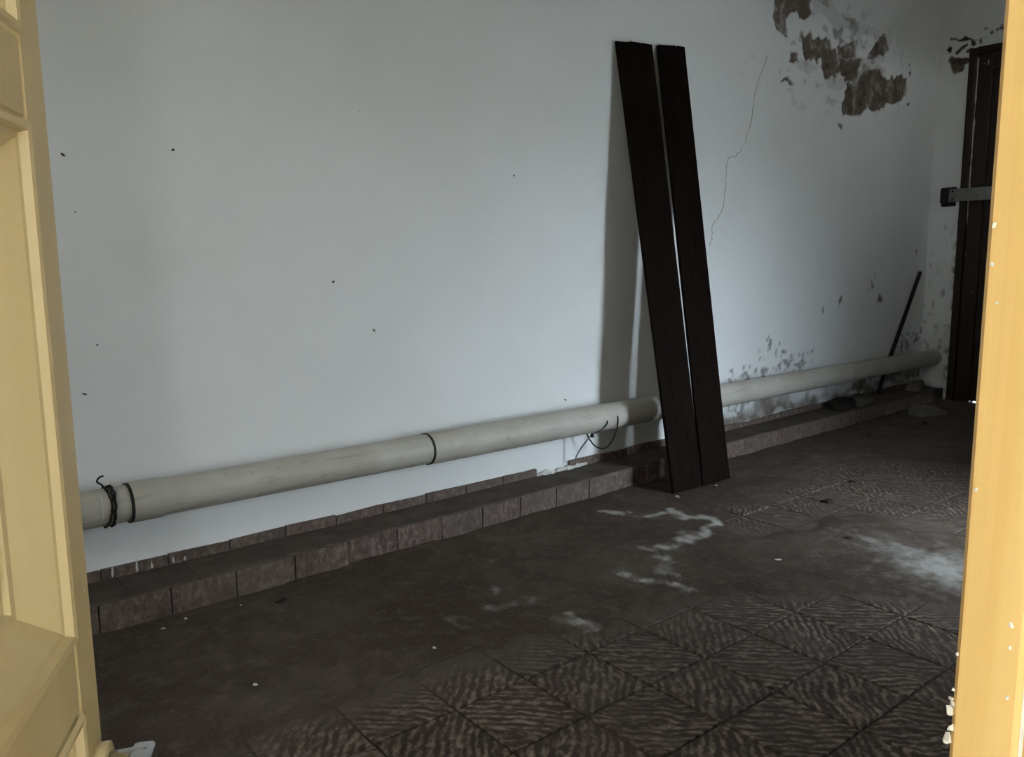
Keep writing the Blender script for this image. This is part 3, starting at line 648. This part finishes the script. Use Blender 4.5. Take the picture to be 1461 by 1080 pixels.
for z in (-.03, .03):
    bm = bmesh.new(); bmesh.ops.create_cone(bm, segments=10, radius1=.008, radius2=.006, depth=.008, cap_ends=True)
    bmesh.ops.rotate(bm, verts=bm.verts[:], matrix=Matrix.Rotation(math.pi / 2, 3, 'Y')); bmesh.ops.translate(bm, verts=bm.verts[:], vec=(-.044, .03, z))
    link('bolt', bm_mesh('bolt', bm), M['black'], lb)

# ------------------------------------------------------------------ small things on ledge and floor
r0, r1 = Vector((5.551, 2.583, HS + .006)), Vector((6.12, 2.584, .948))
ax = (r1 - r0)
rodm = tube_mesh('wooden_stick', [(0, 0, 0), ax * .02, ax * .5, ax * .985, ax], [.012, .0138, .014, .0138, .011], 14)
o = link('wooden_stick', rodm, M['black']); o.location = r0
tag(o, 'thin black stick leaning in the corner behind the drain pipe', 'stick')
def hull(name, pts, mat, loc, rz, bev=.004):
    bm = bmesh.new()
    for p in pts: bm.verts.new(p)
    bmesh.ops.convex_hull(bm, input=bm.verts[:])
    bmesh.ops.delete(bm, geom=[v for v in bm.verts if not v.link_faces], context='VERTS')
    bmesh.ops.dissolve_limit(bm, angle_limit=.05, verts=bm.verts[:], edges=bm.edges[:])
    if bev: bmesh.ops.bevel(bm, geom=bm.edges[:], offset=bev, segments=1, affect='EDGES')
    o = link(name, bm_mesh(name, bm), mat); o.location = loc; o.rotation_euler = (0, 0, rz); return o
tag(hull('black_slab', [(-.13, -.02, .02), (-.09, -.06, 0), (.10, -.06, 0), (.13, 0, 0), (.10, .06, 0), (-.09, .05, 0), (-.12, -.01, .045), (-.07, -.055, .045), (.10, -.05, .06), (.12, .02, .06), (.08, .06, .06), (-.08, .05, .055)], M['debris'], (4.86, 2.495, HS + .002), .05),
    'black slab lying flat on the ledge under the drain pipe', 'slab')
tag(hull('wood_offcut', [(-.10, -.025, 0), (.10, -.03, 0), (.10, .03, 0), (-.10, .03, 0), (-.10, -.02, .045), (.10, -.03, .035), (.10, .025, .04), (-.10, .03, .05)], M['stone'], (5.12, 2.468, HS + .002), .12),
    'dusty wood offcut on the ledge beside the black slab', 'offcut')
tag(hull('broken_brick', [(-.14, -.05, 0), (.12, -.06, 0), (.15, .04, 0), (-.10, .06, 0), (-.12, -.03, .055), (-.02, -.055, .075), (.13, -.05, .02), (.10, .03, .05), (-.10, .05, .07)], M['stone'], (5.56, 2.25, .004), -.35),
    'broken brick lying on the floor before the ledge near the brown door', 'brick')
tag(hull('ledge_rubble', [(-.12, -.05, 0), (.12, -.04, 0), (.12, .05, 0), (-.10, .06, 0), (-.08, -.03, .05), (.05, -.03, .075), (.1, .03, .05), (-.08, .04, .06)], M['stone'], (5.98, 2.50, HS + .001), .2),
    'grey rubble lump on the ledge end by the door frame', 'rubble')
def bits(name, lst, mat, cat, group, flat=.1):
    for i, (x, y, z, s, label) in enumerate(lst):
        m_ = lump_mesh(name, s * rng.uniform(.8, 1.3), s * rng.uniform(.6, 1), s * rng.uniform(.35, .6), 500 + i + len(name) * 31, 13, flat)
        o = link(name, m_, mat); o.location = (x, y, z); o.rotation_euler = (0, 0, rng.uniform(0, 6.28)); tag(o, label, cat, group)
FZ = .004
bits('plaster_crumb', [
    (.723, 2.366, FZ, .010, 'white plaster crumb before the ledge, largest of three near the cream door leaf'),
    (.666, 2.395, FZ, .008, 'white plaster crumb against the ledge foot nearest the cream door leaf'),
    (.650, 2.339, FZ, .008, 'white plaster crumb a little out from the ledge nearest the door leaf'),
    (.884, 2.348, FZ, .007, 'tiny pale crumb before the ledge next to a dark clod'),
    (.725, 1.859, FZ, .011, 'single pale chip lying alone on the bare dust in front'),
    (1.174, 1.722, FZ, .007, 'tiny white chip on the dust edge by the ribbed tiles'),
    (1.545, 2.392, FZ, .012, 'white crumb at the foot of the pink riser tiles under the pipe joint'),
    (2.454, 1.458, FZ, .012, 'pale crumb on the grey dust in front of the bright powder'),
    (2.796, 2.168, FZ + .002, .016, 'broken pale splinter at the foot of the plank beside the wire loop'),
    (3.083, 2.165, FZ + .002, .009, 'bright white crumb at the foot of the plank on the crack side'),
    (4.62, 2.395, FZ, .014, 'white crumb stuck at the far ledge foot below the black slab'),
    (5.20, 2.385, FZ, .014, 'white crumb at the far ledge foot near the broken brick')], M['chip'], 'crumb', 'plaster crumbs on the floor')
bits('dirt_clod', [
    (.992, 2.293, FZ, .018, 'dark clod on the dust before the ledge near the door leaf'),
    (3.231, 1.696, 0.0, .030, 'dark clod on the ribbed tiles in front of the planks'),
    (2.84, 1.405, FZ, .020, 'dark clod beside the bright powder on the floor'),
    (4.666, 2.206, FZ, .024, 'dark clod on the bare floor below the black slab'),
    (5.22, 2.12, FZ, .040, 'flat dark clod in front of the broken brick'),
    (3.62, 1.78, 0.0, .022, 'small dark clod on the far ribbed tiles')], M['debris'], 'clod', 'dirt clods on the floor')

# ------------------------------------------------------------------ the open cream door leaf
TH = math.radians(27); LW = .64
tip = Vector((.147, .735, 0)); ld = Vector((math.sin(TH), math.cos(TH), 0))
hinge = tip - ld * LW
leaf = tag(empty('door_1', (hinge.x, hinge.y, 0), math.pi / 2 - TH), 'cream painted panelled door leaf standing open beside the camera', kind='structure')
# local: x from hinge to free edge, -y is the face towards the camera, z up
T2 = .040
def lb_(name, x0, x1, y0, y1, z0, z1, mat='cream', bev=.003): return box(name, x0, x1, y0, y1, z0, z1, M[mat], leaf, bev)
SW = .050                                                       # stile
lb_('stile', LW - SW, LW, 0, T2, .01, 2.18); lb_('stile', 0, SW + .02, 0, T2, .01, 2.18)
R = [(.01, .20), (.692, .752), (1.155, 1.214), (2.07, 2.18)]    # rails
for z0, z1 in R: lb_('rail', SW + .0205, LW - SW - .0005, 0, T2, z0, z1)
def frame_mould(x0, x1, z0, z1):
    # stepped moulding: bead, slope, flat; mitred ring of quads
    prof = [(0, -.001), (.003, -.004), (.008, -.003), (.010, .003), (.014, .004), (.040, .025), (.046, .026), (.049, .032)]
    Vv, Fc = [], []
    for d, y in prof:
        for (x, z) in ((x0 + d, z0 + d), (x1 - d, z0 + d), (x1 - d, z1 - d), (x0 + d, z1 - d)): Vv.append((x, y, z))
    for i in range(len(prof) - 1):
        for k in range(4): Fc.append((i * 4 + k, i * 4 + (k + 1) % 4, (i + 1) * 4 + (k + 1) % 4, (i + 1) * 4 + k))
    me_ = mesh('moulding', Vv, Fc); bm = bmesh.new(); bm.from_mesh(me_); bmesh.ops.recalc_face_normals(bm, faces=bm.faces[:]); bm.to_mesh(me_); bm.free()
    return link('moulding', me_, M['cream'], leaf)
for (z0, z1) in ((.20, .692), (.752, 1.155), (1.214, 2.07)):
    x0, x1 = SW + .0205, LW - SW - .0005
    frame_mould(x0, x1, z0, z1)
    bm = bmesh.new(); box_bm(bm, x0 + .045, x1 - .045, .030, .038, z0 + .045, z1 - .045, 0)
    link('panel', bm_mesh('panel', bm), M['cream'], leaf)
    bm = bmesh.new(); box_bm(bm, x0 + .075, x1 - .075, .0235, .0305, z0 + .075, z1 - .075, .0068, 1)
    link('raised_field', bm_mesh('raised_field', bm), M['cream'], leaf)
# handle: painted rose, chrome neck and lever pointing back towards the hinge
hz, hx = .625, LW - .020
hd = link('handle', tube_mesh('handle', [(hx, -.008, hz), (hx, -.040, hz)], [.0105, .0115], 20), M['chrome'], leaf)
def cyl_y(name, r, y0, y1, mat, par, n=28):
    return link(name, tube_mesh(name, [(hx, y0, hz), (hx, y0 - .001, hz), (hx, y1 + .001, hz), (hx, y1, hz)], [r * .9, r, r, r * .9], n), mat, par)
cyl_y('rose', .019, .002, -.010, M['cream'], hd)
bm = bmesh.new(); box_bm(bm, hx - .115, hx + .013, -.046, -.026, hz - .011, hz + .011, .006, 3)
link('lever', bm_mesh('lever', bm, True), M['chrome'], hd)
for i, (x, z) in enumerate([(LW - .010, 1.17), (LW - .016, 1.145), (LW - .013, 1.115), (LW - .012, .90), (LW - .018, .86), (LW - .012, .835), (LW - .015, .78), (LW - .01, .74), (LW - .014, .70), (LW - .03, .93)]):
    m_ = lump_mesh('paint_fleck', .0014, .0008, .0022, 600 + i, 10); m_.materials.append(M['chip'])
    o = link('paint_fleck', m_, None, leaf); o.location = (x, -.0002, z)

# ------------------------------------------------------------------ yellow door frame on the other side
fr = tag(empty('trim_1', (DX1, YF, 0)), 'yellow varnished door frame with chipped plaster at its foot', kind='structure')
def fb(name, x0, x1, y0, y1, z0, z1, bev=.003): return at(box(name, x0, x1, y0, y1, z0, z1, M['yellow'], None, bev), fr)
FJ = DX1 - .005
fb('frame_post', FJ, DX1 + .03, YF - .040, YF + .001, 0, 2.2)
fb('frame_board', FJ + .004, DX1 + .02, YO - .005, YF - .0405, 0, 2.2)
fb('frame_head', -.1495, FJ - .0005, YF - .040, YF + .001, 2.165, 2.205)
fb('frame_post', DX0 - .002, -.150, .125, YF - .002, 0, 2.2)
for i, (y, z, s) in enumerate([(.1965, 1.068, .0036), (.1965, 1.044, .0026), (.192, 1.02, .002), (.1955, .896, .003), (.1685, .81, .0032), (.1685, .795, .002), (.1675, .76, .0025)]):
    m_ = lump_mesh('paint_chip', .0012, s * .6, s * .9, 640 + i, 16)
    o = at(link('paint_chip', m_, M['white']), fr); o.location = (FJ - .0002, y, z)
for i, (y, z, s) in enumerate([(YF + .003, .751, .0022), (YF + .004, .744, .0032), (YF + .005, .733, .0052), (YF + .003, .740, .003), (YF + .003, .722, .0045), (YF + .004, .712, .006), (YF + .002, .778, .002)]):
    m_ = lump_mesh('plaster_chip', s * .7, s * .6, s, 660 + i, 12)
    o = at(link('plaster_chip', m_, M['white']), fr); o.location = (FJ + .0012, y - .002, z)
